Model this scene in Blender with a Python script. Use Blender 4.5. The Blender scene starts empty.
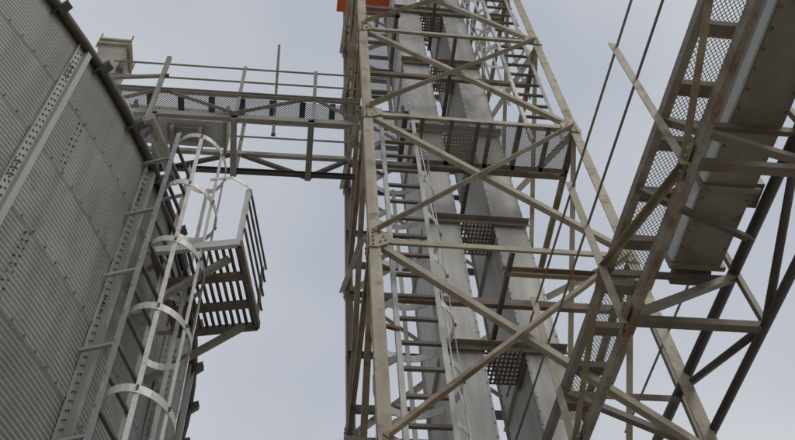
import bpy, bmesh, math, random
from mathutils import Vector as V, Matrix
random.seed(7)
S = bpy.context.scene
COL = S.collection
R = math.radians

# ------------------------------------------------------------------ camera, sky, sun, exposure
cam = bpy.data.cameras.new('camera'); camo = bpy.data.objects.new('camera', cam); COL.objects.link(camo)
right = V((0.99258495, -0.10990326, -0.05192686))
upv = V((-0.06207686, -0.82561398, 0.56081014))
fwd = V((0.10450641, 0.55342825, 0.82631446))
m3 = Matrix((right, upv, -fwd)).transposed()
camo.matrix_world = Matrix.Translation((0, 0, 1.6)) @ m3.to_4x4()
cam.sensor_width = 36; cam.sensor_fit = 'HORIZONTAL'; cam.lens = 915 / 795 * 36
cam.clip_start = 0.05; cam.clip_end = 3000
S.camera = camo

SUN_EL, SUN_AZ = R(48), R(-42)           # azimuth from +X towards +Y
sdir = V((math.cos(SUN_EL) * math.cos(SUN_AZ), math.cos(SUN_EL) * math.sin(SUN_AZ), math.sin(SUN_EL)))
w = bpy.data.worlds.new('World'); S.world = w; w.use_nodes = True
nt = w.node_tree; nt.nodes.clear()
N = nt.nodes.new; L = nt.links.new
sky = N('ShaderNodeTexSky'); sky.sky_type = 'NISHITA'; sky.sun_disc = False
sky.sun_elevation = SUN_EL; sky.sun_rotation = math.atan2(sdir.x, sdir.y)
sky.air_density = 1.0; sky.dust_density = 2.0; sky.ozone_density = 1.0
tc = N('ShaderNodeTexCoord'); mp = N('ShaderNodeMapping'); mp.inputs['Scale'].default_value = (1.0, 1.0, 1.7)
nz = N('ShaderNodeTexNoise'); nz.inputs['Scale'].default_value = 1.7; nz.inputs['Detail'].default_value = 4; nz.inputs['Roughness'].default_value = 0.42
cr = N('ShaderNodeValToRGB'); cr.color_ramp.elements[0].position = 0.33; cr.color_ramp.elements[1].position = 0.70
cr.color_ramp.elements[0].color = (0.72, 0.72, 0.72, 1); cr.color_ramp.elements[1].color = (0.97, 0.97, 0.97, 1)
cloud = N('ShaderNodeValToRGB'); cloud.color_ramp.elements[0].color = (4.25, 4.58, 5.15, 1); cloud.color_ramp.elements[1].color = (6.1, 6.15, 6.3, 1)
cloud.color_ramp.elements[0].position = 0.3; cloud.color_ramp.elements[1].position = 0.75
mix = N('ShaderNodeMixRGB'); bg = N('ShaderNodeBackground'); bg.inputs['Strength'].default_value = 0.10
out = N('ShaderNodeOutputWorld')
L(tc.outputs['Generated'], mp.inputs['Vector']); L(mp.outputs['Vector'], nz.inputs['Vector'])
L(nz.outputs['Fac'], cr.inputs['Fac']); L(nz.outputs['Fac'], cloud.inputs['Fac'])
L(cr.outputs['Color'], mix.inputs['Fac']); L(sky.outputs['Color'], mix.inputs['Color1']); L(cloud.outputs['Color'], mix.inputs['Color2'])
L(mix.outputs['Color'], bg.inputs['Color']); L(bg.outputs['Background'], out.inputs['Surface'])
sl = bpy.data.lights.new('sun', 'SUN'); sl.energy = 0.9; sl.angle = R(14); sl.color = (1.0, 0.94, 0.85)
so = bpy.data.objects.new('sun', sl); COL.objects.link(so)
so.rotation_euler = sdir.to_track_quat('Z', 'Y').to_euler(); so.location = (20, -5, 40)
S.view_settings.view_transform = 'Standard'; S.view_settings.look = 'None'
S.view_settings.exposure = 0.18; S.view_settings.gamma = 1.0; S.view_settings.use_curve_mapping = False

# ------------------------------------------------------------------ materials
def lin(c):
    return tuple((x / 12.92 if x <= 0.04045 else ((x + 0.055) / 1.055) ** 2.4) for x in c)
def mat(name, c1, c2, rust=None, rust_amt=0.0, scale=3.0, rough=0.6, metal=0.0, bump=0.05, stretch=(1, 1, 1), fine=30.0, streak=None, dent=0.0):
    m = bpy.data.materials.new(name); m.use_nodes = True
    t = m.node_tree; b = t.nodes['Principled BSDF']; n = t.nodes.new; l = t.links.new
    co = n('ShaderNodeTexCoord'); ma = n('ShaderNodeMapping'); ma.inputs['Scale'].default_value = stretch
    info = n('ShaderNodeObjectInfo'); add = n('ShaderNodeVectorMath'); add.operation = 'ADD'
    sc = n('ShaderNodeVectorMath'); sc.operation = 'SCALE'; sc.inputs['Scale'].default_value = 37.0
    cmb = n('ShaderNodeCombineXYZ'); l(info.outputs['Random'], cmb.inputs[0]); l(info.outputs['Random'], cmb.inputs[1])
    l(cmb.outputs[0], sc.inputs[0]); l(co.outputs['Object'], ma.inputs['Vector']); l(ma.outputs[0], add.inputs[0]); l(sc.outputs[0], add.inputs[1])
    a = n('ShaderNodeTexNoise'); a.inputs['Scale'].default_value = scale; a.inputs['Detail'].default_value = 8; a.inputs['Roughness'].default_value = 0.65
    l(add.outputs[0], a.inputs['Vector'])
    r = n('ShaderNodeValToRGB'); r.color_ramp.elements[0].position = 0.34; r.color_ramp.elements[1].position = 0.68
    r.color_ramp.elements[0].color = (*c1, 1); r.color_ramp.elements[1].color = (*c2, 1)
    l(a.outputs['Fac'], r.inputs['Fac'])
    hsv = n('ShaderNodeHueSaturation'); mr = n('ShaderNodeMapRange'); mr.inputs['To Min'].default_value = 0.82; mr.inputs['To Max'].default_value = 1.14
    l(info.outputs['Random'], mr.inputs['Value']); l(mr.outputs[0], hsv.inputs['Value']); l(r.outputs['Color'], hsv.inputs['Color'])
    colr = hsv.outputs['Color']
    if rust:
        g = n('ShaderNodeTexNoise'); g.inputs['Scale'].default_value = scale * 1.7; g.inputs['Detail'].default_value = 10; g.inputs['Roughness'].default_value = 0.72
        l(add.outputs[0], g.inputs['Vector'])
        rr = n('ShaderNodeValToRGB'); rr.color_ramp.elements[0].position = 0.62 - 0.22 * rust_amt; rr.color_ramp.elements[1].position = 0.80 - 0.22 * rust_amt
        rr.color_ramp.elements[0].color = (0, 0, 0, 1); rr.color_ramp.elements[1].color = (0.85, 0.85, 0.85, 1)
        mx = n('ShaderNodeMixRGB'); ob = n('ShaderNodeMapRange'); ob.inputs['To Min'].default_value = -0.07; ob.inputs['To Max'].default_value = 0.07; l(info.outputs['Random'], ob.inputs['Value'])
        sm = n('ShaderNodeMath'); l(g.outputs['Fac'], sm.inputs[0]); l(ob.outputs[0], sm.inputs[1]); l(sm.outputs[0], rr.inputs['Fac']); l(rr.outputs['Color'], mx.inputs['Fac'])
        l(colr, mx.inputs['Color1']); mx.inputs['Color2'].default_value = (*rust, 1); colr = mx.outputs['Color']
    if streak:
        sm2 = n('ShaderNodeMapping'); sm2.inputs['Scale'].default_value = streak[0]; l(add.outputs[0], sm2.inputs['Vector'])
        sn = n('ShaderNodeTexNoise'); sn.inputs['Scale'].default_value = 1.0; sn.inputs['Detail'].default_value = 6; sn.inputs['Roughness'].default_value = 0.6; l(sm2.outputs[0], sn.inputs['Vector'])
        sr = n('ShaderNodeValToRGB'); sr.color_ramp.elements[0].position = 0.42; sr.color_ramp.elements[1].position = 0.72
        sr.color_ramp.elements[0].color = (0, 0, 0, 1); sr.color_ramp.elements[1].color = (streak[2],) * 3 + (1,); l(sn.outputs['Fac'], sr.inputs['Fac'])
        sx = n('ShaderNodeMixRGB'); l(sr.outputs['Color'], sx.inputs['Fac']); l(colr, sx.inputs['Color1']); sx.inputs['Color2'].default_value = (*streak[1], 1); colr = sx.outputs['Color']
    l(colr, b.inputs['Base Color'])
    b.inputs['Metallic'].default_value = metal
    rm = n('ShaderNodeMapRange'); rm.inputs['To Min'].default_value = max(0.15, rough - 0.13); rm.inputs['To Max'].default_value = min(1, rough + 0.15)
    l(a.outputs['Fac'], rm.inputs['Value']); l(rm.outputs[0], b.inputs['Roughness'])
    fb = n('ShaderNodeTexNoise'); fb.inputs['Scale'].default_value = fine; fb.inputs['Detail'].default_value = 4; l(co.outputs['Object'], fb.inputs['Vector'])
    bu = n('ShaderNodeBump'); bu.inputs['Strength'].default_value = bump; bu.inputs['Distance'].default_value = 0.005
    l(fb.outputs['Fac'], bu.inputs['Height']); l(bu.outputs[0], b.inputs['Normal'])
    if dent:
        dn = n('ShaderNodeTexNoise'); dn.inputs['Scale'].default_value = 1.6; dn.inputs['Detail'].default_value = 2; l(add.outputs[0], dn.inputs['Vector'])
        b2 = n('ShaderNodeBump'); b2.inputs['Strength'].default_value = 0.6; b2.inputs['Distance'].default_value = dent
        l(dn.outputs['Fac'], b2.inputs['Height']); l(bu.outputs[0], b2.inputs['Normal']); l(b2.outputs[0], b.inputs['Normal'])
    return m
RUST = (0.13, 0.065, 0.032)
M = {
 'tower': mat('beige_weathered_paint', (0.38, 0.34, 0.26), (0.51, 0.465, 0.375), RUST, 0.42, 2.5, 0.6, streak=((5, 5, 0.7), (0.22, 0.165, 0.11), 0.6)),
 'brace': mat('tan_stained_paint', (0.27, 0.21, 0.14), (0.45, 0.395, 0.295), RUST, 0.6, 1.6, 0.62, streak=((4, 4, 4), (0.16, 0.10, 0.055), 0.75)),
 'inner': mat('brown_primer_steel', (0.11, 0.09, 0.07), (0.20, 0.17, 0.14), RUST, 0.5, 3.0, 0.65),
 'dark': mat('backlit_dark_steel', (0.055, 0.05, 0.048), (0.10, 0.092, 0.086), RUST, 0.25, 3.0, 0.55),  # backlit near-black of the truss members put into the base colour
 'rusty': mat('rusty_steel', (0.14, 0.055, 0.028), (0.24, 0.11, 0.055), None, 0, 6.0, 0.8),
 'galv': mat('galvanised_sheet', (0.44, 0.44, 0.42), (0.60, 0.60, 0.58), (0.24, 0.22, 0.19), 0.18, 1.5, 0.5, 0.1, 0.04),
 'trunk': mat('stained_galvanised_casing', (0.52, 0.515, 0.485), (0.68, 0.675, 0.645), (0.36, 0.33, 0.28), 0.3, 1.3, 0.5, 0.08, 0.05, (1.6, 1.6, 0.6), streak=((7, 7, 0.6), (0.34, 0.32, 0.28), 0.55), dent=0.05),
 'bright': mat('bright_galvanised_bar', (0.48, 0.48, 0.46), (0.66, 0.655, 0.63), (0.32, 0.30, 0.26), 0.3, 6.0, 0.5, 0.12, 0.03),
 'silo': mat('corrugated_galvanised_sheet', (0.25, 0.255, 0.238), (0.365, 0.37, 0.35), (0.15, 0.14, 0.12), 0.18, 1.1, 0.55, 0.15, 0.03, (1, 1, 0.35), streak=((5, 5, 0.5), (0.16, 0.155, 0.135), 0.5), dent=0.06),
 'stiff': mat('galvanised_stiffener', (0.31, 0.313, 0.30), (0.43, 0.432, 0.415), (0.20, 0.185, 0.16), 0.2, 2.0, 0.5, 0.15, 0.03, (1, 1, 0.4)),
 'bolt': mat('dark_bolt_head', (0.05, 0.05, 0.048), (0.10, 0.10, 0.095), None, 0, 8, 0.6, 0.2),
 'bolt2': mat('dull_bolt_head', (0.08, 0.078, 0.072), (0.15, 0.146, 0.135), None, 0, 8, 0.6, 0.2),
 'eave': mat('dark_eave_flashing', (0.055, 0.051, 0.046), (0.10, 0.094, 0.086), RUST, 0.2, 2.0, 0.65),
 'mesh': mat('grey_expanded_metal', (0.25, 0.235, 0.205), (0.35, 0.33, 0.295), RUST, 0.3, 4.0, 0.6),
 'grate': mat('brown_perforated_plate', (0.19, 0.16, 0.13), (0.29, 0.25, 0.21), RUST, 0.4, 4.0, 0.7),
 'bridge': mat('grey_bridge_paint', (0.25, 0.235, 0.20), (0.35, 0.33, 0.29), RUST, 0.3, 2.0, 0.6),
 'gal': mat('brown_grey_gallery_paint', (0.20, 0.178, 0.145), (0.31, 0.28, 0.235), RUST, 0.5, 2.0, 0.6),
 'trough': mat('trough_underside_steel', (0.23, 0.212, 0.18), (0.33, 0.31, 0.27), RUST, 0.5, 2.2, 0.55, 0.05, streak=((3, 0.8, 3), (0.14, 0.10, 0.065), 0.5)),
 'slat': mat('platform_slat_steel', (0.09, 0.085, 0.08), (0.15, 0.145, 0.135), RUST, 0.2, 4.0, 0.55),
 'orange': mat('orange_paint', (0.62, 0.10, 0.03), (0.74, 0.145, 0.045), (0.22, 0.06, 0.03), 0.2, 2.5, 0.5),
 'ground': mat('warm_bounce_ground', (0.30, 0.27, 0.225), (0.40, 0.365, 0.31), (0.20, 0.18, 0.15), 0.3, 0.6, 0.9, 0, 0.2),  # unseen ground; sandy tone chosen to bounce warm light onto undersides
}

# ------------------------------------------------------------------ mesh helpers
class MB:
    def __init__(s): s.v = []; s.f = []
    def add(s, vs, fs):
        o = len(s.v); s.v += [tuple(p) for p in vs]; s.f += [tuple(i + o for i in f) for f in fs]; return s
    def prism(s, p0, p1, prof, uh, vh=None):
        p0 = V(p0); p1 = V(p1); d = (p1 - p0).normalized()
        u = V(uh); u = (u - d * u.dot(d)).normalized(); v = d.cross(u)
        if vh is not None and v.dot(V(vh)) < 0: v = -v
        n = len(prof)
        vs = [p0 + u * a + v * b for a, b in prof] + [p1 + u * a + v * b for a, b in prof]
        fs = [(i, (i + 1) % n, n + (i + 1) % n, n + i) for i in range(n)] + [tuple(range(n))[::-1], tuple(range(n, 2 * n))]
        return s.add(vs, fs)
    def bar(s, p0, p1, wu, wv, uh=(0, 0, 1)):
        a, b = wu / 2, wv / 2
        return s.prism(p0, p1, [(-a, -b), (a, -b), (a, b), (-a, b)], uh)
    def angle(s, p0, p1, a, t, uh, vh):
        return s.prism(p0, p1, [(0, 0), (a, 0), (a, t), (t, t), (t, a), (0, a)], uh, vh)
    def channel(s, p0, p1, h, wd, t, uh, vh):        # web along u (height h), flanges along v
        k = h / 2
        return s.prism(p0, p1, [(-k, 0), (k, 0), (k, wd), (k - t, wd), (k - t, t), (-k + t, t), (-k + t, wd), (-k, wd)], uh, vh)
    def tube(s, p0, p1, r, n=10):
        d = (V(p1) - V(p0)).normalized(); h = V((0, 0, 1)) if abs(d.z) < 0.9 else V((1, 0, 0))
        return s.prism(p0, p1, [(r * math.cos(2 * math.pi * i / n), r * math.sin(2 * math.pi * i / n)) for i in range(n)], h)
    def bolt(s, p, nrm, r=0.012, h=0.012):
        p = V(p); return s.prism(p, p + V(nrm).normalized() * h, [(r * math.cos(i * math.pi / 3), r * math.sin(i * math.pi / 3)) for i in range(6)], (0.3, 0.5, 0.81))
    def box(s, a, b):
        (x0, y0, z0), (x1, y1, z1) = a, b
        return s.add([(x0, y0, z0), (x1, y0, z0), (x1, y1, z0), (x0, y1, z0), (x0, y0, z1), (x1, y0, z1), (x1, y1, z1), (x0, y1, z1)],
                     [(0, 3, 2, 1), (4, 5, 6, 7), (0, 1, 5, 4), (1, 2, 6, 5), (2, 3, 7, 6), (3, 0, 4, 7)])
    def poly(s, pts, nrm, t):                          # flat plate from an outline
        nrm = V(nrm).normalized() * t; n = len(pts); a = [V(p) for p in pts]
        return s.add(a + [p + nrm for p in a], [tuple(range(n))[::-1], tuple(range(n, 2 * n))] + [(i, (i + 1) % n, n + (i + 1) % n, n + i) for i in range(n)])
    def expanded(s, o, e1, e2, l, wd, pl, pw, sw=0.006, st=0.004):
        o = V(o); e1 = V(e1).normalized(); e2 = V(e2).normalized(); nn = e1.cross(e2).normalized()
        nx = max(2, int(round(l / pl)) * 2); ny = max(1, int(round(wd / pw))); pl2 = l / nx; pwr = wd / ny
        for j in range(ny):
            for i in range(nx):
                y0, y1 = (0.0, 1.0) if i % 2 == 0 else (1.0, 0.0)
                if j % 2: y0, y1 = 1 - y0, 1 - y1
                p0 = o + e1 * (i * pl2) + e2 * ((j + y0) * pwr); p1 = o + e1 * ((i + 1) * pl2) + e2 * ((j + y1) * pwr)
                d = (p1 - p0).normalized(); q = d.cross(nn); q = (q + nn * 0.5).normalized() * sw / 2; k = nn * st / 2
                s.add([p0 - q - k, p0 + q - k, p0 + q + k, p0 - q + k, p1 - q - k, p1 + q - k, p1 + q + k, p1 - q + k],
                      [(0, 1, 5, 4), (1, 2, 6, 5), (2, 3, 7, 6), (3, 0, 4, 7)])
        return s
def build(name, mb, m, parent=None, smooth=False, kind=None, label=None):
    me = bpy.data.meshes.new(name)
    off = V((0, 0, 0))
    if parent is not None: off = V(parent['_o'])
    me.from_pydata([V(p) - off for p in mb.v], [], mb.f); me.update()
    bm = bmesh.new(); bm.from_mesh(me); bmesh.ops.recalc_face_normals(bm, faces=bm.faces); bm.to_mesh(me); bm.free()
    if smooth:
        for p in me.polygons: p.use_smooth = True
    me.materials.append(M[m] if isinstance(m, str) else m)
    o = bpy.data.objects.new(name, me); COL.objects.link(o)
    if parent is not None:
        o.parent = parent; o['_o'] = parent['_o']
    else: o['_o'] = (0.0, 0.0, 0.0)
    if kind: o['kind'] = kind
    if label: o['label'] = label
    return o
def thing(name, label, cat, loc, group=None):
    o = bpy.data.objects.new(name, None); COL.objects.link(o); o.location = loc; o.empty_display_size = 0.3
    o['label'] = label; o['category'] = cat; o['_o'] = tuple(float(c) for c in loc)
    if group: o['group'] = group
    return o
def inst(src, parent, mw=None, name=None):
    c = src.copy(); COL.objects.link(c); c.parent = parent
    if mw is not None: c.matrix_local = mw
    return c
X, Y, Z = V((1, 0, 0)), V((0, 1, 0)), V((0, 0, 1))

# ------------------------------------------------------------------ ground
g = MB(); g.add([(-1500, -1500, 0), (1500, -1500, 0), (1500, 1500, 0), (-1500, 1500, 0)], [(0, 1, 2, 3)])
go = build('ground', g, 'ground'); go['kind'] = 'structure'

# ------------------------------------------------------------------ grain silo
SC = V((-9.35, 7.97, 0)); SR = 8.04; ZE = 10.42; RH = 0.903; NR = 11
silo = thing('grain_silo', 'round grain silo of corrugated galvanised sheets with vertical stiffeners', 'silo', SC)
def pol(a, r, z): return V((r * math.cos(a), r * math.sin(a), z))
NSH = 17; DA = 2 * math.pi / NSH; A0 = R(-26.65)
def sheet_mesh():
    mb = MB(); nz_, na = 16 * 8, 14
    for i in range(nz_ + 1):
        z = -0.012 + (RH + 0.03) * i / nz_
        zz = RH * i / nz_
        r = SR + 0.0066 * math.cos(2 * math.pi * 16 * i / nz_ + math.pi) + 0.015 * (1 - i / nz_)
        for j in range(na + 1):
            mb.v.append(tuple(pol(DA * j / na - 0.0006, r + 0.0012 * (1 - j / na), z)))
    for i in range(nz_):
        for j in range(na):
            a = i * (na + 1) + j; mb.f.append((a, a + 1, a + na + 2, a + na + 1))
    return mb
def sheet_bolts():
    mb = MB()
    for k in range(18):
        a = DA * (k + 0.5) / 18; mb.bolt(pol(a, SR + 0.014, 0.018), pol(a, 1, 0), 0.0115, 0.011)
    for k in range(9):
        for q in (0, 1):
            a = (0.022 + q * 0.05) / SR; z = RH * (k + 0.27 + 0.46 * q) / 9
            mb.bolt(pol(a, SR + 0.010, z), pol(a, 1, 0), 0.0105, 0.011)
    return mb
silo['_o'] = (0.0, 0.0, 0.0)
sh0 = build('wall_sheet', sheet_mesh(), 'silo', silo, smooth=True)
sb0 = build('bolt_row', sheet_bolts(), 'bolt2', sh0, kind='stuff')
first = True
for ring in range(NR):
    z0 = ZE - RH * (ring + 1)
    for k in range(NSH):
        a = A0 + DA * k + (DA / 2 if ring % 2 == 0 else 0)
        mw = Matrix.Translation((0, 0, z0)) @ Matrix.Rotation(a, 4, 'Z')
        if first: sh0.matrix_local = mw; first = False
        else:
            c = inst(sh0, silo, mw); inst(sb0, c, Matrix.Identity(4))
# stiffeners: pressed hat section with bolted flanges, at R(-29) and every half sheet
def stiff_mesh():
    mb = MB(); r0 = SR + 0.016
    prof = [(-0.085, 0), (0.018, 0), (0.024, 0.055), (0.072, 0.055), (0.078, 0.0), (0.098, 0), (0.098, 0.005), (0.083, 0.005), (0.077, 0.061), (0.019, 0.061), (0.013, 0.006), (-0.079, 0.006), (-0.079, 0.03), (-0.085, 0.03)]
    mb.prism((r0, 0, 0.3), (r0, 0, ZE - 0.03), [(p[0], p[1]) for p in prof], Y, X)
    return mb
def stiff_bolts():
    mb = MB(); r0 = SR + 0.02
    z = 0.45
    while z < ZE - 0.1:
        for s in (-0.045, -0.008): mb.bolt((r0, s, z + s * 0.9), X, 0.0105, 0.012)
        z += RH / 9
    for ring in range(1, NR, 2):
        zs = ZE - ring * RH + 0.2
        for k in range(6):
            for s in (-0.062, -0.026): mb.bolt((r0 + 0.002, s, zs + k * 0.05), X, 0.0095, 0.012)
    return mb
st0 = build('stiffener', stiff_mesh(), 'stiff', silo); stb0 = build('bolt_row', stiff_bolts(), 'bolt2', st0, kind='stuff')
for k in range(34):
    a = R(-18.35 - 10.588 * 1) + k * DA / 2
    if k == 0: st0.rotation_euler = (0, 0, a)
    else: c = inst(st0, silo, Matrix.Rotation(a, 4, 'Z')); inst(stb0, c, Matrix.Identity(4))
# eave: rolled flashing, brackets, roof panels
mb = MB(); ns = 136; pr = [(0.0, -0.02), (0.05, -0.05), (0.085, -0.04), (0.098, 0.01), (0.08, 0.06), (0.0, 0.075)]
for i in range(ns):
    a = 2 * math.pi * i / ns
    for rr, zz in pr: mb.v.append(tuple(pol(a, SR + 0.012 + rr, ZE + zz)))
for i in range(ns):
    for j in range(6):
        mb.f.append((i * 6 + j, i * 6 + (j + 1) % 6, ((i + 1) % ns) * 6 + (j + 1) % 6, ((i + 1) % ns) * 6 + j))
build('eave_flashing', mb, 'eave', silo, smooth=True)
ec = MB(); ec.poly([(SR + 0.01, -0.04, ZE - 0.13), (SR + 0.10, -0.04, ZE - 0.12), (SR + 0.19, -0.04, ZE - 0.02), (SR + 0.17, -0.04, ZE + 0.06), (SR + 0.01, -0.04, ZE - 0.03)], Y, 0.012)
ec.poly([(SR + 0.10, -0.04, ZE - 0.12), (SR + 0.10, 0.04, ZE - 0.12), (SR + 0.19, 0.04, ZE - 0.02), (SR + 0.19, -0.04, ZE - 0.02)], (1, 0, -1), 0.008)
e0 = build('eave_bracket', ec, 'eave', silo)
for k in range(72):
    a = R(-32.2) + 2 * math.pi * k / 72
    if k == 0: e0.rotation_euler = (0, 0, a)
    else: inst(e0, silo, Matrix.Rotation(a, 4, 'Z'))
rp = MB(); h = DA / 4; apex = ZE + SR * math.tan(R(26))
pts = [pol(-h, SR + 0.10, ZE + 0.075), pol(-h + 0.008, SR + 0.10, ZE + 0.075), pol(h - 0.008, SR + 0.10, ZE + 0.075), pol(h, SR + 0.10, ZE + 0.075)]
top = [pol(-h, 0.4, apex - 0.15), pol(h, 0.4, apex - 0.15)]
rp.add([pol(-h, SR + 0.09, ZE + 0.07), pol(h, SR + 0.09, ZE + 0.07), pol(h, 0.4, apex - 0.15), pol(-h, 0.4, apex - 0.15),
        pol(-h, SR + 0.09, ZE + 0.10), pol(h, SR + 0.09, ZE + 0.10), pol(h, 0.4, apex - 0.12), pol(-h, 0.4, apex - 0.12)],
       [(0, 3, 2, 1), (4, 5, 6, 7), (0, 1, 5, 4), (1, 2, 6, 5), (2, 3, 7, 6), (3, 0, 4, 7)])
rp.bar(pol(-h, SR + 0.09, ZE + 0.12), pol(-h, 0.4, apex - 0.10), 0.06, 0.03)
r0_ = build('roof_panel', rp, 'galv', silo)
for k in range(34):
    a = R(-18.35) + k * DA / 2
    if k == 0: r0_.rotation_euler = (0, 0, a)
    else: inst(r0_, silo, Matrix.Rotation(a, 4, 'Z'))
fb = MB(); nf = 68
for i in range(nf):
    a = 2 * math.pi * i / nf
    for rr, zz in ((SR + 0.25, 0), (SR + 0.25, 0.42), (SR - 0.15, 0.49), (SR - 0.15, 0)): fb.v.append(tuple(pol(a, rr, zz)))
for i in range(nf):
    for j in range(4): fb.f.append((i * 4 + j, i * 4 + (j + 1) % 4, ((i + 1) % nf) * 4 + (j + 1) % 4, ((i + 1) % nf) * 4 + j))
build('foundation_ring', fb, 'ground', silo)

# ------------------------------------------------------------------ ladder builder (rails, rungs, cage)
def ladder(name, label, la, lb, outw, z0, z1, rung_step, mrail, mrung, hoops, semi_t, semi_r, cen, ztop_cage, zbot_cage, rail=(0.045, 0.014), wall_brackets=None, mhoop='bright', rz0=None, straps=(-100, -50, 0, 50, 100)):
    la = V((*la, 0)); lb = V((*lb, 0)); outw = V((*outw, 0)).normalized(); tan = (lb - la).normalized()
    t = thing(name, label, 'ladder', (la.x, la.y, 0), 'caged ladders')
    for p, sgn in ((la, -1), (lb, 1)):
        q = MB().angle(p + Z * z0, p + Z * z1, rail[0], 0.008, outw, -tan * sgn)
        build('rail', q, mrail, t)
    z = rz0 if rz0 is not None else z0 + 0.2
    while z < z1 - 0.05:
        build('rung', MB().bar(la + Z * z + outw * 0.02, lb + Z * z + outw * 0.02, 0.032, 0.032), mrung, t); z += rung_step
    c = V((*cen, 0)); rad = outw
    def hp(a): return c + tan * (semi_t * math.sin(a)) + rad * (semi_r * math.cos(a))
    aa = [R(-148) + R(296) * i / 28 for i in range(29)]
    hh = 0.042
    for hz in hoops:
        hz += random.uniform(-0.012, 0.012); tl = random.uniform(-0.035, 0.035); tl2 = random.uniform(-0.03, 0.03); jr = random.uniform(-0.008, 0.008)
        mbh = MB(); pts = [la + outw * 0.03] + [hp(a) + (hp(a) - c) * (jr + 0.006 * math.sin(3 * a + jr * 400)) + Z * ((hp(a) - c).dot(tan) * tl + (hp(a) - c).dot(rad) * tl2) for a in aa] + [lb + outw * 0.03]
        k = len(pts)
        for i, p in enumerate(pts):
            d = (pts[min(i + 1, k - 1)] - pts[max(i - 1, 0)]).normalized(); nrm = V((d.y, -d.x, 0)) * 0.004
            for q in (p - nrm - Z * hh, p + nrm - Z * hh, p + nrm + Z * hh, p - nrm + Z * hh): mbh.v.append(tuple(q + Z * hz))
        for i in range(k - 1):
            for j in range(4): mbh.f.append((i * 4 + j, i * 4 + (j + 1) % 4, i * 4 + 4 + (j + 1) % 4, i * 4 + 4 + j))
        mbh.f += [(0, 1, 2, 3), (4 * k - 4, 4 * k - 3, 4 * k - 2, 4 * k - 1)]
        ho = build('cage_hoop', mbh, mhoop, t, smooth=False)
        bl = MB()
        for a in straps:
            p = hp(R(a)); nn_ = V((p.x - c.x, p.y - c.y, 0)).normalized()
            for dz in (-0.012, 0.014): bl.bolt(p + nn_ * 0.004 + Z * (hz + dz), nn_, 0.011, 0.014)
        build('bolt_group', bl, 'bolt2', ho, kind='stuff')
    for a in straps:
        p = hp(R(a)); n = V((p.x - c.x, p.y - c.y, 0)).normalized()
        build('cage_strap', MB().bar(p - n * 0.009 + Z * zbot_cage, p - n * 0.009 + Z * ztop_cage, 0.007, 0.042, n), mhoop, t)
    if wall_brackets:
        for hz in wall_brackets:
            for p in (la, lb):
                build('wall_bracket', MB().angle(p - outw * 0.30 + Z * hz, p + Z * hz, 0.03, 0.006, Z, tan), mrail, t)
    return t
rr_ = V((0.947, -0.32, 0)); tt_ = V((0.32, 0.947, 0))
cen_s = V((-1.46, 5.2, 0)) + tt_ * 0.42 + rr_ * 0.14
ladder('caged_ladder', 'caged galvanised ladder climbing the corrugated silo wall', (-1.46, 5.2), (-1.31, 5.66), (0.947, -0.32), 0.2, 10.85, 0.365,
       'stiff', 'slat', [10.80 - 1.0 * k for k in range(9)], 0.38, 0.285, (cen_s.x, cen_s.y), 10.84, 2.75, rail=(0.055, 0.014), wall_brackets=[10.3 - 1.0 * k for k in range(10)], straps=(-62, -8, 45, 98))

# ------------------------------------------------------------------ rest platform on the silo
pz = 9.0
pn = V((-0.584, 5.345, 0)); pf = V((-0.381, 6.405, 0))
ptan = (pf - pn).normalized(); prad = V((ptan.y, -ptan.x, 0))
PL = (pf - pn).length; PW = 0.86
rp_ = thing('rest_platform', 'small slatted rest platform with side rails beside the silo ladder', 'platform', (-0.9, 5.9, 0))
def pp(t, r, z=0): return pn + ptan * t - prad * r + Z * (pz + z)
for a, b, mm, nm in ((pp(0, 0), pp(0, PW), 'bright', 'end_channel'), (pp(PL, 0), pp(PL, PW), 'inner', 'end_channel'), (pp(0, 0), pp(PL, 0), 'inner', 'side_channel'), (pp(0, PW), pp(PL, PW), 'inner', 'side_channel')):
    build(nm, MB().bar(a, b, 0.10, 0.045, Z), mm, rp_)
for t in (0.36, 0.70): build('cross_beam', MB().bar(pp(t * PL, 0.02, -0.02), pp(t * PL, PW - 0.02, -0.02), 0.06, 0.075, Z), 'inner', rp_)
for i in range(12):
    r = 0.05 + i * (PW - 0.1) / 11
    build('slat', MB().bar(pp(0.02, r, 0.035), pp(PL - 0.02, r, 0.035), 0.02, 0.032, Z), 'slat', rp_)
build('post', MB().angle(pp(0, 0, -0.05), pp(0.0, -0.03, 1.0), 0.05, 0.006, -prad, ptan), 'bright', rp_)
build('post', MB().angle(pp(PL, 0, -0.05), pp(PL, 0, 1.0), 0.04, 0.006, -prad, -ptan), 'bridge', rp_)
for z in (0.25, 0.5, 0.75, 0.98): build('guard_rail', MB().tube(pp(0, -0.025, z), pp(PL, -0.02, z), 0.013, 8), 'slat', rp_)
hr = MB(); q = [pp(-0.02, -0.02, 1.0), pp(-0.16, 0.14, 1.0), pp(-0.16, 0.38, 1.0)]
for a, b in zip(q, q[1:]): hr.bar(a, b, 0.045, 0.007, Z)
build('grab_rail', hr, 'bright', rp_)
for t in (0.12, 0.94):
    o = pp(t * PL, 0.12, -0.05); d = (V((o.x, o.y, 0)) - SC).normalized(); wp = SC + d * (SR + 0.02); wp.z = pz - 0.75
    build('strut', MB().angle(wp, o, 0.06, 0.007, Z, ptan), 'bridge', rp_)
    ip = SC + d * (SR + 0.02); ip.z = pz - 0.02
    build('wall_arm', MB().angle(ip, pp(t * PL, PW, -0.02), 0.06, 0.007, Z, ptan), 'bridge', rp_)

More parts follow.
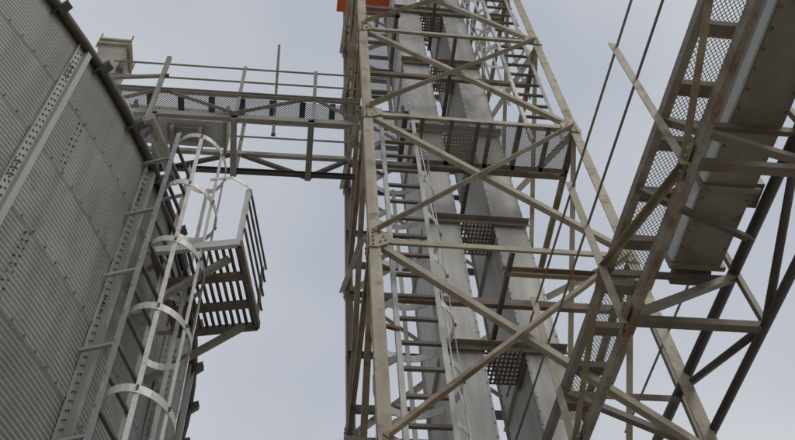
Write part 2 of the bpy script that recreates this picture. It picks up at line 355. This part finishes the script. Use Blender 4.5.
# ------------------------------------------------------------------ bucket elevator support tower
TX0, TX1, TY0, TY1 = 0.62, 3.11, 4.75, 7.40
LV = [0.9, 3.39, 5.88, 8.37, 10.86, 13.35, 15.84, 18.33, 20.82]
tower = thing('elevator_tower', 'tall square tower of bolted beige steel angles with cross bracing', 'tower', (1.86, 6.07, 0))
LEG = 0.105
for x, sx in ((TX0, 1), (TX1, -1)):
    for y, sy in ((TY0, 1), (TY1, -1)):
        build('leg', MB().angle((x, y, 0.0), (x, y, 21.0), LEG, 0.012, (sx, 0, 0), (0, sy, 0)), 'tower', tower)
        build('base_plate', MB().box((x - 0.16, y - 0.16, 0.0), (x + 0.16, y + 0.16, 0.03)), 'inner', tower)
FACES = [((TX0, TY0), (TX1, TY0), V((0, -1, 0))), ((TX0, TY1), (TX1, TY1), V((0, 1, 0))), ((TX0, TY0), (TX0, TY1), V((-1, 0, 0))), ((TX1, TY0), (TX1, TY1), V((1, 0, 0)))]
for fi, (a, b, n) in enumerate(FACES):
    A = V((*a, 0)); B = V((*b, 0)); along = (B - A).normalized()
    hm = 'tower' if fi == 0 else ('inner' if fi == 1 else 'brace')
    for li, z in enumerate(LV):
        g_ = A + along * 0.05 + n * 0.003 + Z * z; h_ = B - along * 0.05 + n * 0.003 + Z * z
        build('girt', MB().angle(g_, h_, 0.062, 0.008, -Z, -n), hm, tower)
        for P, s in ((A, 1), (B, -1)):
            c = P + Z * z + n * 0.006; e = along * s
            gp = MB().poly([c - Z * 0.14 - e * 0.0, c - Z * 0.14 + e * 0.08, c - Z * 0.06 + e * 0.2, c + Z * 0.05 + e * 0.2, c + Z * 0.13 + e * 0.08, c + Z * 0.13], n, 0.009)
            go_ = build('gusset_plate', gp, 'tower' if fi != 1 else 'brace', tower)
            bl = MB()
            for u_, v_ in ((0.035, -0.11), (0.035, -0.05), (0.035, 0.01), (0.035, 0.07), (0.1, -0.07), (0.15, -0.04), (0.13, 0.01), (0.1, 0.07)):
                bl.bolt(c + e * u_ + Z * v_ + n * 0.009, n, 0.011, 0.012)
            build('bolt_group', bl, 'brace', go_, kind='stuff')
    for z0, z1 in zip(LV, LV[1:]):
        o = 0.075
        p = [A + along * o + Z * (z0 + o), B - along * o + Z * (z1 - o), A + along * o + Z * (z1 - o), B - along * o + Z * (z0 + o)]
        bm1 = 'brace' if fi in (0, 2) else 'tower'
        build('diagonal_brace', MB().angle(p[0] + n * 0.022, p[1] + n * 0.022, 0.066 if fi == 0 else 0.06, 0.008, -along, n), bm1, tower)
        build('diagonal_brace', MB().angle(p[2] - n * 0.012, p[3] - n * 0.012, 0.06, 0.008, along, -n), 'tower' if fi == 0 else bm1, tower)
for z in LV[1:]:
    build('inner_beam', MB().channel((TX0 + 0.02, 5.40, z - 0.005), (TX1 - 0.02, 5.40, z - 0.005), 0.09, 0.05, 0.008, Z, Y), 'inner', tower)
    build('depth_beam', MB().angle((1.91, TY0 + 0.02, z - 0.07), (1.91, 6.05, z - 0.07), 0.055, 0.007, X, -Z), 'inner', tower)
    build('inner_beam', MB().channel((TX0 + 0.02, 6.90, z - 0.005), (TX1 - 0.02, 6.90, z - 0.005), 0.09, 0.05, 0.008, Z, Y), 'inner', tower)
for z in LV[2:-1]:
    build('inner_beam', MB().channel((TX0 + 0.02, 7.33, z + 1.245), (TX1 - 0.02, 7.33, z + 1.245), 0.08, 0.05, 0.008, Z, -Y), 'inner', tower)
build('gallery_support_beam', MB().channel((1.90, 5.03, 8.33), (3.24, 5.03, 8.33), 0.10, 0.05, 0.008, Z, -Y), 'brace', tower)

# landing platform with expanded metal floor
lp = thing('landing_platform', 'expanded metal landing across the front of the tower below the upper ladder', 'platform', (2.2, 5.05, 0), 'expanded metal landings')
lz = 10.86
fm = MB().expanded((1.28, TY0 + 0.03, lz + 0.03), X, Y, 1.83, 0.60, 0.034, 0.0145, 0.0062, 0.004)
build('floor_mesh', fm, 'mesh', lp, kind='stuff')
for x in (1.28, 1.62, 2.08, 2.42, 2.76, 3.08):
    build('joist', MB().angle((x, TY0 + 0.03, lz - 0.04), (x, 5.36, lz - 0.04), 0.045, 0.006, X, Z), 'inner', lp)
build('edge_angle', MB().angle((1.25, 5.365, lz - 0.04), (3.10, 5.365, lz - 0.04), 0.06, 0.007, -Y, Z), 'inner', lp)
lp2 = thing('landing_platform', 'small expanded metal landing behind the top left tower leg under the orange housing', 'platform', (1.0, 6.4, 0), 'expanded metal landings')
build('floor_mesh', MB().expanded((0.66, 5.5, 15.88), X, Y, 0.72, 1.5, 0.036, 0.0155, 0.006, 0.004), 'mesh', lp2, kind='stuff')
for y in (5.5, 6.0, 6.5, 7.0): build('joist', MB().angle((0.64, y, 15.82), (1.40, y, 15.82), 0.05, 0.006, Y, Z), 'inner', lp2)
build('edge_angle', MB().angle((1.38, 5.45, 15.82), (1.38, 7.05, 15.82), 0.06, 0.007, -X, Z), 'inner', lp2)

# orange drive housing
od = thing('drive_housing', 'orange painted sheet metal drive housing at the top left of the tower', 'housing', (0.95, 6.6, 18.4))
for x in (0.7, 1.2): build('bracket', MB().box((x, 6.46, 18.5), (x + 0.06, 6.9, 18.56)), 'inner', od)
build('casing', MB().box((0.45, 5.86, 18.30), (1.58, 6.46, 19.6)), 'orange', od)
for x in (0.52, 0.83, 1.14, 1.43): build('rib', MB().box((x, 5.83, 18.40), (x + 0.03, 5.86, 19.55)), 'orange', od)
build('bottom_flange', MB().box((0.42, 5.82, 18.30 - 0.012), (1.60, 6.49, 18.30 + 0.012)), 'orange', od)

# ------------------------------------------------------------------ bucket elevator trunks
be = thing('bucket_elevator', 'bucket elevator with two tall galvanised rectangular trunks inside the tower', 'elevator', (1.95, 6.2, 0))
TRK = [(1.40, 1.755), (2.20, 2.53)]; YF, YB = 5.70, 6.74
zs_ = [14.38 + 2.13 * k for k in range(-6, 4)]
for ti, (xa, xb) in enumerate(TRK):
    for z0, z1 in zip(zs_, zs_[1:]):
        z1 = min(z1, 20.8); z0 = max(z0, 0.5)
        if z1 - z0 < 0.2: continue
        so_ = build('trunk_section', MB().box((xa, YF, z0 + 0.003), (xb, YB, z1 - 0.003)), 'trunk', be)
        fl = MB().box((xa - 0.035, YF - 0.035, z0 + 0.003), (xb + 0.035, YB + 0.035, z0 + 0.012))
        build('flange', fl, 'galv', so_)
        for x_, s in ((xa, -1), (xb, 1)):
            for y_ in (YF, YB):
                build('corner_angle', MB().box((min(x_, x_ + s * 0.022), y_ - 0.003, z0 + 0.02), (max(x_, x_ + s * 0.022), y_ + 0.004, z1 - 0.01)), 'galv', so_)
        bl = MB(); z = z0 + 0.1
        while z < z1 - 0.05:
            for x_ in (xa - 0.011, xb + 0.011): bl.bolt((x_, YF - 0.003, z), -Y, 0.008, 0.008)
            bl.bolt((xa, YF + 0.06, z), -X, 0.008, 0.007); bl.bolt((xa, YB - 0.06, z), -X, 0.008, 0.007)
            z += 0.16
        build('bolt_row', bl, 'mesh', so_, kind='stuff')
for z in zs_:
    if z < 2: continue
    build('tie_beam', MB().angle((xa_ := TRK[0][0] - 0.05, YF - 0.04, z + 0.03), (TRK[1][1] + 0.05, YF - 0.04, z + 0.03), 0.07, 0.008, -Z, -Y), 'grate', be)
    gm = MB(); gx0, gx1 = TRK[0][1] + 0.03, TRK[1][0] - 0.03; gy0, gy1 = YF - 0.02, YF + 0.42
    nx, ny = 9, 8; hw = 0.0115
    for i in range(nx + 1):
        x = gx0 + (gx1 - gx0) * i / nx; gm.box((x - hw, gy0, z), (x + hw, gy1, z + 0.004))
    for j in range(ny + 1):
        y = gy0 + (gy1 - gy0) * j / ny; gm.box((gx0 - 0.01, y - hw, z + 0.0045), (gx1 + 0.01, y + hw, z + 0.0085))
    build('perforated_plate', gm, 'grate', be, kind='stuff')
    for x in (TRK[0][1] + 0.005, TRK[1][0] - 0.03): build('plate_bracket', MB().box((x, YF + 0.0, z - 0.09), (x + 0.02, YF + 0.42, z - 0.001)), 'grate', be)
build('boot', MB().box((1.2, 5.5, 0.02), (2.75, 6.95, 1.65)), 'galv', be)
build('head', MB().box((1.2, 5.6, 20.8), (2.75, 6.85, 22.2)), 'galv', be)

# ------------------------------------------------------------------ tower ladders
ladder('caged_ladder', 'lower caged ladder inside the tower beside its left front leg', (0.83, 4.95), (1.25, 4.95), (0, 1), 0.1, 11.35, 0.305, 'bright', 'inner',
       [10.55 - 0.70 * k for k in range(12)], 0.37, 0.36, (1.04, 5.26), 10.6, 2.7, rz0=0.21)
ladder('caged_ladder', 'upper caged ladder at the right of the tower rising from the mesh landing', (2.61, 4.98), (3.03, 4.98), (0, 1), 10.92, 17.6, 0.305, 'bright', 'inner',
       [17.2 - 0.70 * k for k in range(6)], 0.37, 0.36, (2.82, 5.29), 17.25, 13.1, rz0=11.22)

build('ladder_bracket', MB().bar((0.66, 4.90, 7.37), (0.87, 4.955, 7.37), 0.035, 0.03, Z), 'rusty', tower, label='short rusty red bracket between left front leg and ladder')
for z in (4.9, 9.85): build('ladder_bracket', MB().bar((0.66, 4.90, z), (0.84, 4.955, z), 0.035, 0.03, Z), 'inner', tower)
cb = thing('cable', 'thin pale cable hanging loosely along the lower tower ladder', 'cable', (1.30, 4.97, 5.0))
cm = MB(); prev = None
for i in range(60):
    z = 5.0 + i * 0.1
    p = V((1.295 + 0.022 * math.sin(z * 2.3) + 0.012 * math.sin(z * 5.1 + 1), 4.975 + 0.02 * math.sin(z * 1.7), z))
    if prev is not None: cm.tube(prev, p, 0.007, 6)
    prev = p
build('sheath', cm, 'bright', cb)

# ------------------------------------------------------------------ catwalk bridge from silo to tower
br = thing('catwalk_bridge', 'steel truss catwalk bridge with thin handrails between silo roof and tower', 'catwalk', (-0.8, 5.8, 11.7))
ZL, ZU, ZM, ZT = 11.74, 12.27, 12.70, 13.10
BX0, BX1 = -2.75, 0.66
PX = [-1.86, -0.90, 0.05]
def bz(x): return 0.03 * (x + 0.9)            # gentle rise towards the tower
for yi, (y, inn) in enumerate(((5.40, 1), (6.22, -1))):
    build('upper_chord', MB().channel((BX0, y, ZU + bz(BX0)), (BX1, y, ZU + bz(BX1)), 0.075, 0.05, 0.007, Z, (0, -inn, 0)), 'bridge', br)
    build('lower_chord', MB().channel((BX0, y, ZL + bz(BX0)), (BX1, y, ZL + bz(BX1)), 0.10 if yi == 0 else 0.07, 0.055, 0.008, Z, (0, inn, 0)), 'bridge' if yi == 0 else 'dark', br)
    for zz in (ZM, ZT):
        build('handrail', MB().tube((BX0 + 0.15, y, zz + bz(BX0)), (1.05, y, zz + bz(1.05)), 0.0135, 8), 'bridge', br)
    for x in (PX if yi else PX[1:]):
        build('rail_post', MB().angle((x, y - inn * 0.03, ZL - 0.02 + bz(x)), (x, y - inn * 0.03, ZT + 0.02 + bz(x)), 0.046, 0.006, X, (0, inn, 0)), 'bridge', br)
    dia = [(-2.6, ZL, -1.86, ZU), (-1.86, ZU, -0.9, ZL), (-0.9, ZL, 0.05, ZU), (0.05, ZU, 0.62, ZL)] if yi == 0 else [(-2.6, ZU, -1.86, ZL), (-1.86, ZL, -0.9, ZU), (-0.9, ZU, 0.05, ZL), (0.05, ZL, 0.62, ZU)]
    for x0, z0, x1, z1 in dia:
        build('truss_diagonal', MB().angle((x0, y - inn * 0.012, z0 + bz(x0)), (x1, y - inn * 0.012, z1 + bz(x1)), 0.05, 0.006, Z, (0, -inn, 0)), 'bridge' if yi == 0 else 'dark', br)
for x in PX: build('cross_beam', MB().bar((x, 5.40, ZL - 0.04 + bz(x)), (x, 6.24, ZL - 0.04 + bz(x)), 0.075, 0.075, Z), 'bridge', br)
build('floor_mesh', MB().expanded((-2.6, 5.43, ZU + 0.02), X, Y, 3.2, 0.27, 0.036, 0.015, 0.0062, 0.004), 'mesh', br, kind='stuff')
for k in range(9):
    x = -2.42 + k * 0.385
    build('joist', MB().box((x, 5.42, ZU - 0.05 + bz(x)), (x + 0.075, 5.70, ZU - 0.005 + bz(x))), 'dark', br)
for a, b in (((0.64, 5.44), (1.32, 5.44)), ((0.64, 6.20), (1.32, 6.20)), ((1.30, 5.42), (1.30, 6.22))):
    build('landing_edge', MB().angle((*a, 12.26), (*b, 12.26), 0.06, 0.007, -Z, Y if a[0] != b[0] else -X), 'inner', br)
build('landing_mesh', MB().expanded((0.66, 5.46, 12.27), X, Y, 0.62, 0.72, 0.036, 0.0155, 0.006, 0.004), 'mesh', br, kind='stuff')
for x, y in ((1.05, 5.40), (1.05, 6.22), (1.30, 5.82)): build('landing_post', MB().angle((x, y, 12.2), (x, y, 13.2), 0.045, 0.006, X, Y), 'inner', br)
build('sill_pipe', MB().tube((-1.86, 5.28, 11.33), (-1.58, 6.20, 11.40), 0.075, 16), 'bridge', br)
for t_ in (0.12, 0.9):
    p = V((-1.86, 5.28, 11.33)).lerp(V((-1.58, 6.20, 11.40)), t_)
    build('sill_stub', MB().bar(p - Z * 0.72 - X * 0.2, p, 0.08, 0.08, Y), 'eave', br)
build('support_post', MB().bar((-1.88, 5.31, 11.33), (-1.88, 5.31, 13.08), 0.055, 0.05, X), 'bridge', br)
build('end_rail', MB().tube((-2.55, 5.32, 12.36), (-1.85, 5.30, 12.50), 0.028, 10), 'bridge', br)
ec_ = MB().tube((-1.85, 5.30, 12.50), (-1.80, 5.30, 12.51), 0.031, 10); build('rail_cap', ec_, 'bolt', br)

dc = thing('drag_conveyor', 'short grey drag conveyor trough lying on the catwalk bridge near the silo', 'conveyor', (-1.6, 5.85, 12.0))
build('trough', MB().box((-2.75, 5.66, 12.0), (-1.03, 6.02, 12.34)), 'bright', dc)
for x in (-2.2, -1.03): build('flange', MB().box((x - 0.02, 5.61, 11.94), (x + 0.02, 6.07, 12.39)), 'bridge', dc)
build('side_rib', MB().box((-2.75, 5.645, 12.0), (-1.06, 5.66, 12.05)), 'bright', dc)
build('gate_box', MB().box((-1.75, 5.72, 11.93), (-1.30, 5.92, 12.0)), 'trough', dc)
for x in (-1.70, -1.35): build('hanger', MB().box((x, 5.68, 11.78), (x + 0.04, 6.0, 11.93)), 'bridge', dc)

ib = thing('inlet_box', 'small grey flanged inlet box standing on the silo roof edge behind the eave', 'inlet box', (-2.72, 5.62, 12.4))
bxm = MB(); zt, zb = 13.60, 12.3
bxm.add([(-2.86, 5.48, zb), (-2.58, 5.48, zb), (-2.58, 5.76, zb), (-2.86, 5.76, zb), (-2.9, 5.44, zt), (-2.54, 5.44, zt), (-2.54, 5.80, zt), (-2.9, 5.80, zt)],
        [(0, 3, 2, 1), (4, 5, 6, 7), (0, 1, 5, 4), (1, 2, 6, 5), (2, 3, 7, 6), (3, 0, 4, 7)])
build('body', bxm, 'bridge', ib)
build('flange', MB().box((-2.94, 5.40, zt), (-2.50, 5.84, zt + 0.035)), 'tower', ib)
build('flange', MB().box((-2.935, 5.405, zt + 0.14), (-2.505, 5.835, zt + 0.18)), 'tower', ib)
build('collar', MB().box((-2.88, 5.46, zt + 0.035), (-2.56, 5.78, zt + 0.14)), 'bridge', ib)
for x in (-2.93, -2.51):
    for y in (5.42, 5.82): build('stud', MB().tube((x, y, zt - 0.12), (x, y, zt + 0.33), 0.011, 6), 'inner', ib)
build('latch', MB().box((-2.53, 5.46, 12.95), (-2.48, 5.56, 13.25)), 'inner', ib)
build('base_leg', MB().bar((-2.72, 5.62, 10.75), (-2.72, 5.62, 12.31), 0.18, 0.18, X), 'bridge', ib)

po = thing('steel_pole', 'loose dark steel angle pole standing up against the catwalk handrail', 'pole', (-0.42, 5.44, 11.4))
build('shaft', MB().angle((-0.418, 5.43, 11.42), (-0.49, 5.43, 14.08), 0.035, 0.005, X, Y), 'inner', po)
build('hook', MB().box((-0.425, 5.425, 11.40), (-0.375, 5.46, 11.44)), 'inner', po)

# ------------------------------------------------------------------ conveyor gallery on the right
gl = thing('conveyor_gallery', 'overhead conveyor gallery truss with mesh walkway running into the tower', 'gallery', (2.75, 2.0, 6.2))
DX = -0.05
def gx(y): return 2.265 + DX * (y - 2.5)
def gxr(y): return 3.235 + DX * (y - 2.5)
GA, GB = 6.80, 6.20
GY0, GY1 = -3.6, 5.62
ST = [-3.6, -2.36, -1.14, 0.08, 1.30, 2.52, 3.75, 4.97]
def lp_(y, z): return V((gx(y), y, z))
def rp2(y, z): return V((gxr(y), y, z))
build('upper_chord', MB().channel(lp_(GY0, GA), lp_(GY1, GA), 0.075, 0.055, 0.007, Z, X), 'gal', gl)
build('lower_chord', MB().channel(lp_(GY0, GB), lp_(GY1, GB), 0.09, 0.048, 0.008, Z, X), 'gal', gl)
build('upper_chord', MB().tube(rp2(GY0, GA), rp2(5.55, GA), 0.042, 14), 'dark', gl, smooth=True)
build('lower_chord', MB().tube(rp2(GY0, GB), rp2(5.55, GB), 0.034, 14), 'dark', gl, smooth=True)
for z in (7.31, 7.86):
    build('handrail', MB().tube(lp_(GY0, z) - X * 0.015, lp_(6.15, z) - X * 0.015, 0.0105, 8), 'gal', gl)
    build('handrail', MB().tube(rp2(GY0, z), rp2(6.0, z), 0.0105, 8), 'gal', gl)
for i, y in enumerate(ST):
    build('rail_post', MB().angle(lp_(y, GB - 0.05) - X * 0.006, lp_(y, 7.92) - X * 0.006, 0.06, 0.007, -X, Y), 'tower', gl)
    build('rail_post', MB().angle(rp2(y, GB), rp2(y, 7.9), 0.04, 0.006, X, Y), 'gal', gl)
    build('bottom_cross_beam', MB().angle(lp_(y, GB - 0.02), rp2(y, GB - 0.02), 0.06, 0.007, Y, Z), 'inner', gl)
    build('top_cross_beam', MB().angle(lp_(y + 0.02, GA - 0.03), rp2(y + 0.02, GA - 0.03), 0.065, 0.007, Y, -Z), 'inner', gl)
    if i % 2: build('section_brace', MB().bar(lp_(y + 0.03, GA - 0.03), rp2(y + 0.03, GB + 0.03), 0.055, 0.05, Z), 'gal', gl)
    else: build('section_brace', MB().bar(lp_(y + 0.03, GB + 0.03), rp2(y + 0.03, GA - 0.03), 0.055, 0.05, Z), 'gal', gl)
for y in ST:
    for z, sg in ((GB, 1),):
        c = lp_(y, z) - X * 0.016
        gp = build('gusset_plate', MB().poly([c + Y * -0.13 - Z * 0.03 * sg, c + Y * 0.13 - Z * 0.03 * sg, c + Y * 0.07 + Z * 0.09 * sg, c - Y * 0.07 + Z * 0.09 * sg], -X, 0.008), 'gal', gl)
        bl = MB()
        for u_, v_ in ((-0.08, 0), (-0.03, 0), (0.03, 0), (0.08, 0), (-0.03, 0.055), (0.03, 0.055)): bl.bolt(c + Y * u_ + Z * v_ * sg - X * 0.008, -X, 0.011, 0.012)
        build('bolt_group', bl, 'tower', gp, kind='stuff')
for i, (a, b) in enumerate(zip(ST, ST[1:])):
    za, zb = (GB, GA) if i % 2 else (GA, GB)
    build('truss_diagonal', MB().angle(lp_(a, za) - X * 0.008, lp_(b, zb) - X * 0.008, 0.045, 0.006, Y, -X), 'brace', gl)
    if i % 2: build('truss_diagonal', MB().tube(rp2(a, GA), rp2(b, GB), 0.03, 12), 'dark', gl, smooth=True)
    else: build('truss_diagonal', MB().tube(rp2(a, GB), rp2(b, GA), 0.03, 12), 'dark', gl, smooth=True)
build('plan_brace', MB().angle(lp_(3.03, GA - 0.08), rp2(3.37, GA - 0.08) - X * 0.05, 0.06, 0.007, Y, -Z), 'inner', gl)
build('floor_mesh', MB().expanded((gx(-1.0) + 0.03, -1.0, GA + 0.05), (DX, 1, 0), X, 6.4, 0.31, 0.036, 0.0145, 0.0055, 0.0035), 'mesh', gl, kind='stuff')
y = -0.95
while y < 5.4:
    build('joist', MB().box((gx(y) + 0.01, y, GA - 0.035), (gx(y) + 0.34, y + 0.085, GA + 0.035)), 'inner', gl); y += 0.405
build('floor_edge', MB().bar((gx(-1) + 0.345, -1, GA + 0.02), (gx(5.5) + 0.345, 5.5, GA + 0.02), 0.05, 0.008, Z), 'inner', gl)
for yy in (-3.6, -1.14):
    for fx in (gx, gxr):
        build('trestle_leg', MB().bar((fx(yy), yy, 0), (fx(yy), yy, GB - 0.06), 0.12, 0.12, X), 'gal', gl)

tc_ = thing('trough_conveyor', 'closed grey conveyor trough with dark underside carried inside the right hand gallery', 'conveyor', (2.9, 1.5, 6.85))
TA, TB = -3.4, 3.74
def tx(y): return 2.712 + DX * (y - 3.74)
segs = [(-3.4, -1.9), (-1.9, -0.4), (-0.4, 1.1), (1.1, 3.06), (3.06, 3.74)]
for a, b in segs:
    mb = MB(); a_, b_ = a + 0.004, b - 0.004
    mb.add([(tx(a_), a_, 6.83), (tx(a_) + 0.36, a_, 6.83), (tx(b_) + 0.36, b_, 6.83), (tx(b_), b_, 6.83), (tx(a_), a_, 7.13), (tx(a_) + 0.36, a_, 7.13), (tx(b_) + 0.36, b_, 7.13), (tx(b_), b_, 7.13)],
           [(0, 3, 2, 1), (4, 5, 6, 7), (0, 1, 5, 4), (1, 2, 6, 5), (2, 3, 7, 6), (3, 0, 4, 7)])
    build('trough_section', mb, 'trough', tc_)
    build('section_flange', MB().box((tx(b) - 0.03, b - 0.02, 6.80), (tx(b) + 0.39, b + 0.02, 7.16)), 'trough', tc_)
    lm = MB(); lm.bar((tx(a_) - 0.012, a_ + 0.02, 6.90), (tx(b_) - 0.012, b_ - 0.025, 6.875), 0.095, 0.02, Z); build('side_flange', lm, 'galv', tc_)
for a, b in segs:
    bl = MB(); y = a + 0.1
    while y < b - 0.05:
        bl.bolt((tx(y) + 0.02, y, 6.83), -Z, 0.009, 0.010); bl.bolt((tx(y) + 0.34, y, 6.83), -Z, 0.009, 0.010); y += 0.14
    build('bolt_row', bl, 'inner', tc_, kind='stuff')
build('clamp_lug', MB().box((tx(3.1) + 0.36, 3.02, 6.84), (tx(3.1) + 0.43, 3.22, 7.0)), 'trough', tc_)
build('discharge_gate', MB().box((tx(3.85) + 0.02, 3.77, 6.80), (tx(3.85) + 0.30, 3.90, 6.86)), 'inner', tc_)

for o in bpy.data.objects:
    if '_o' in o: del o['_o']
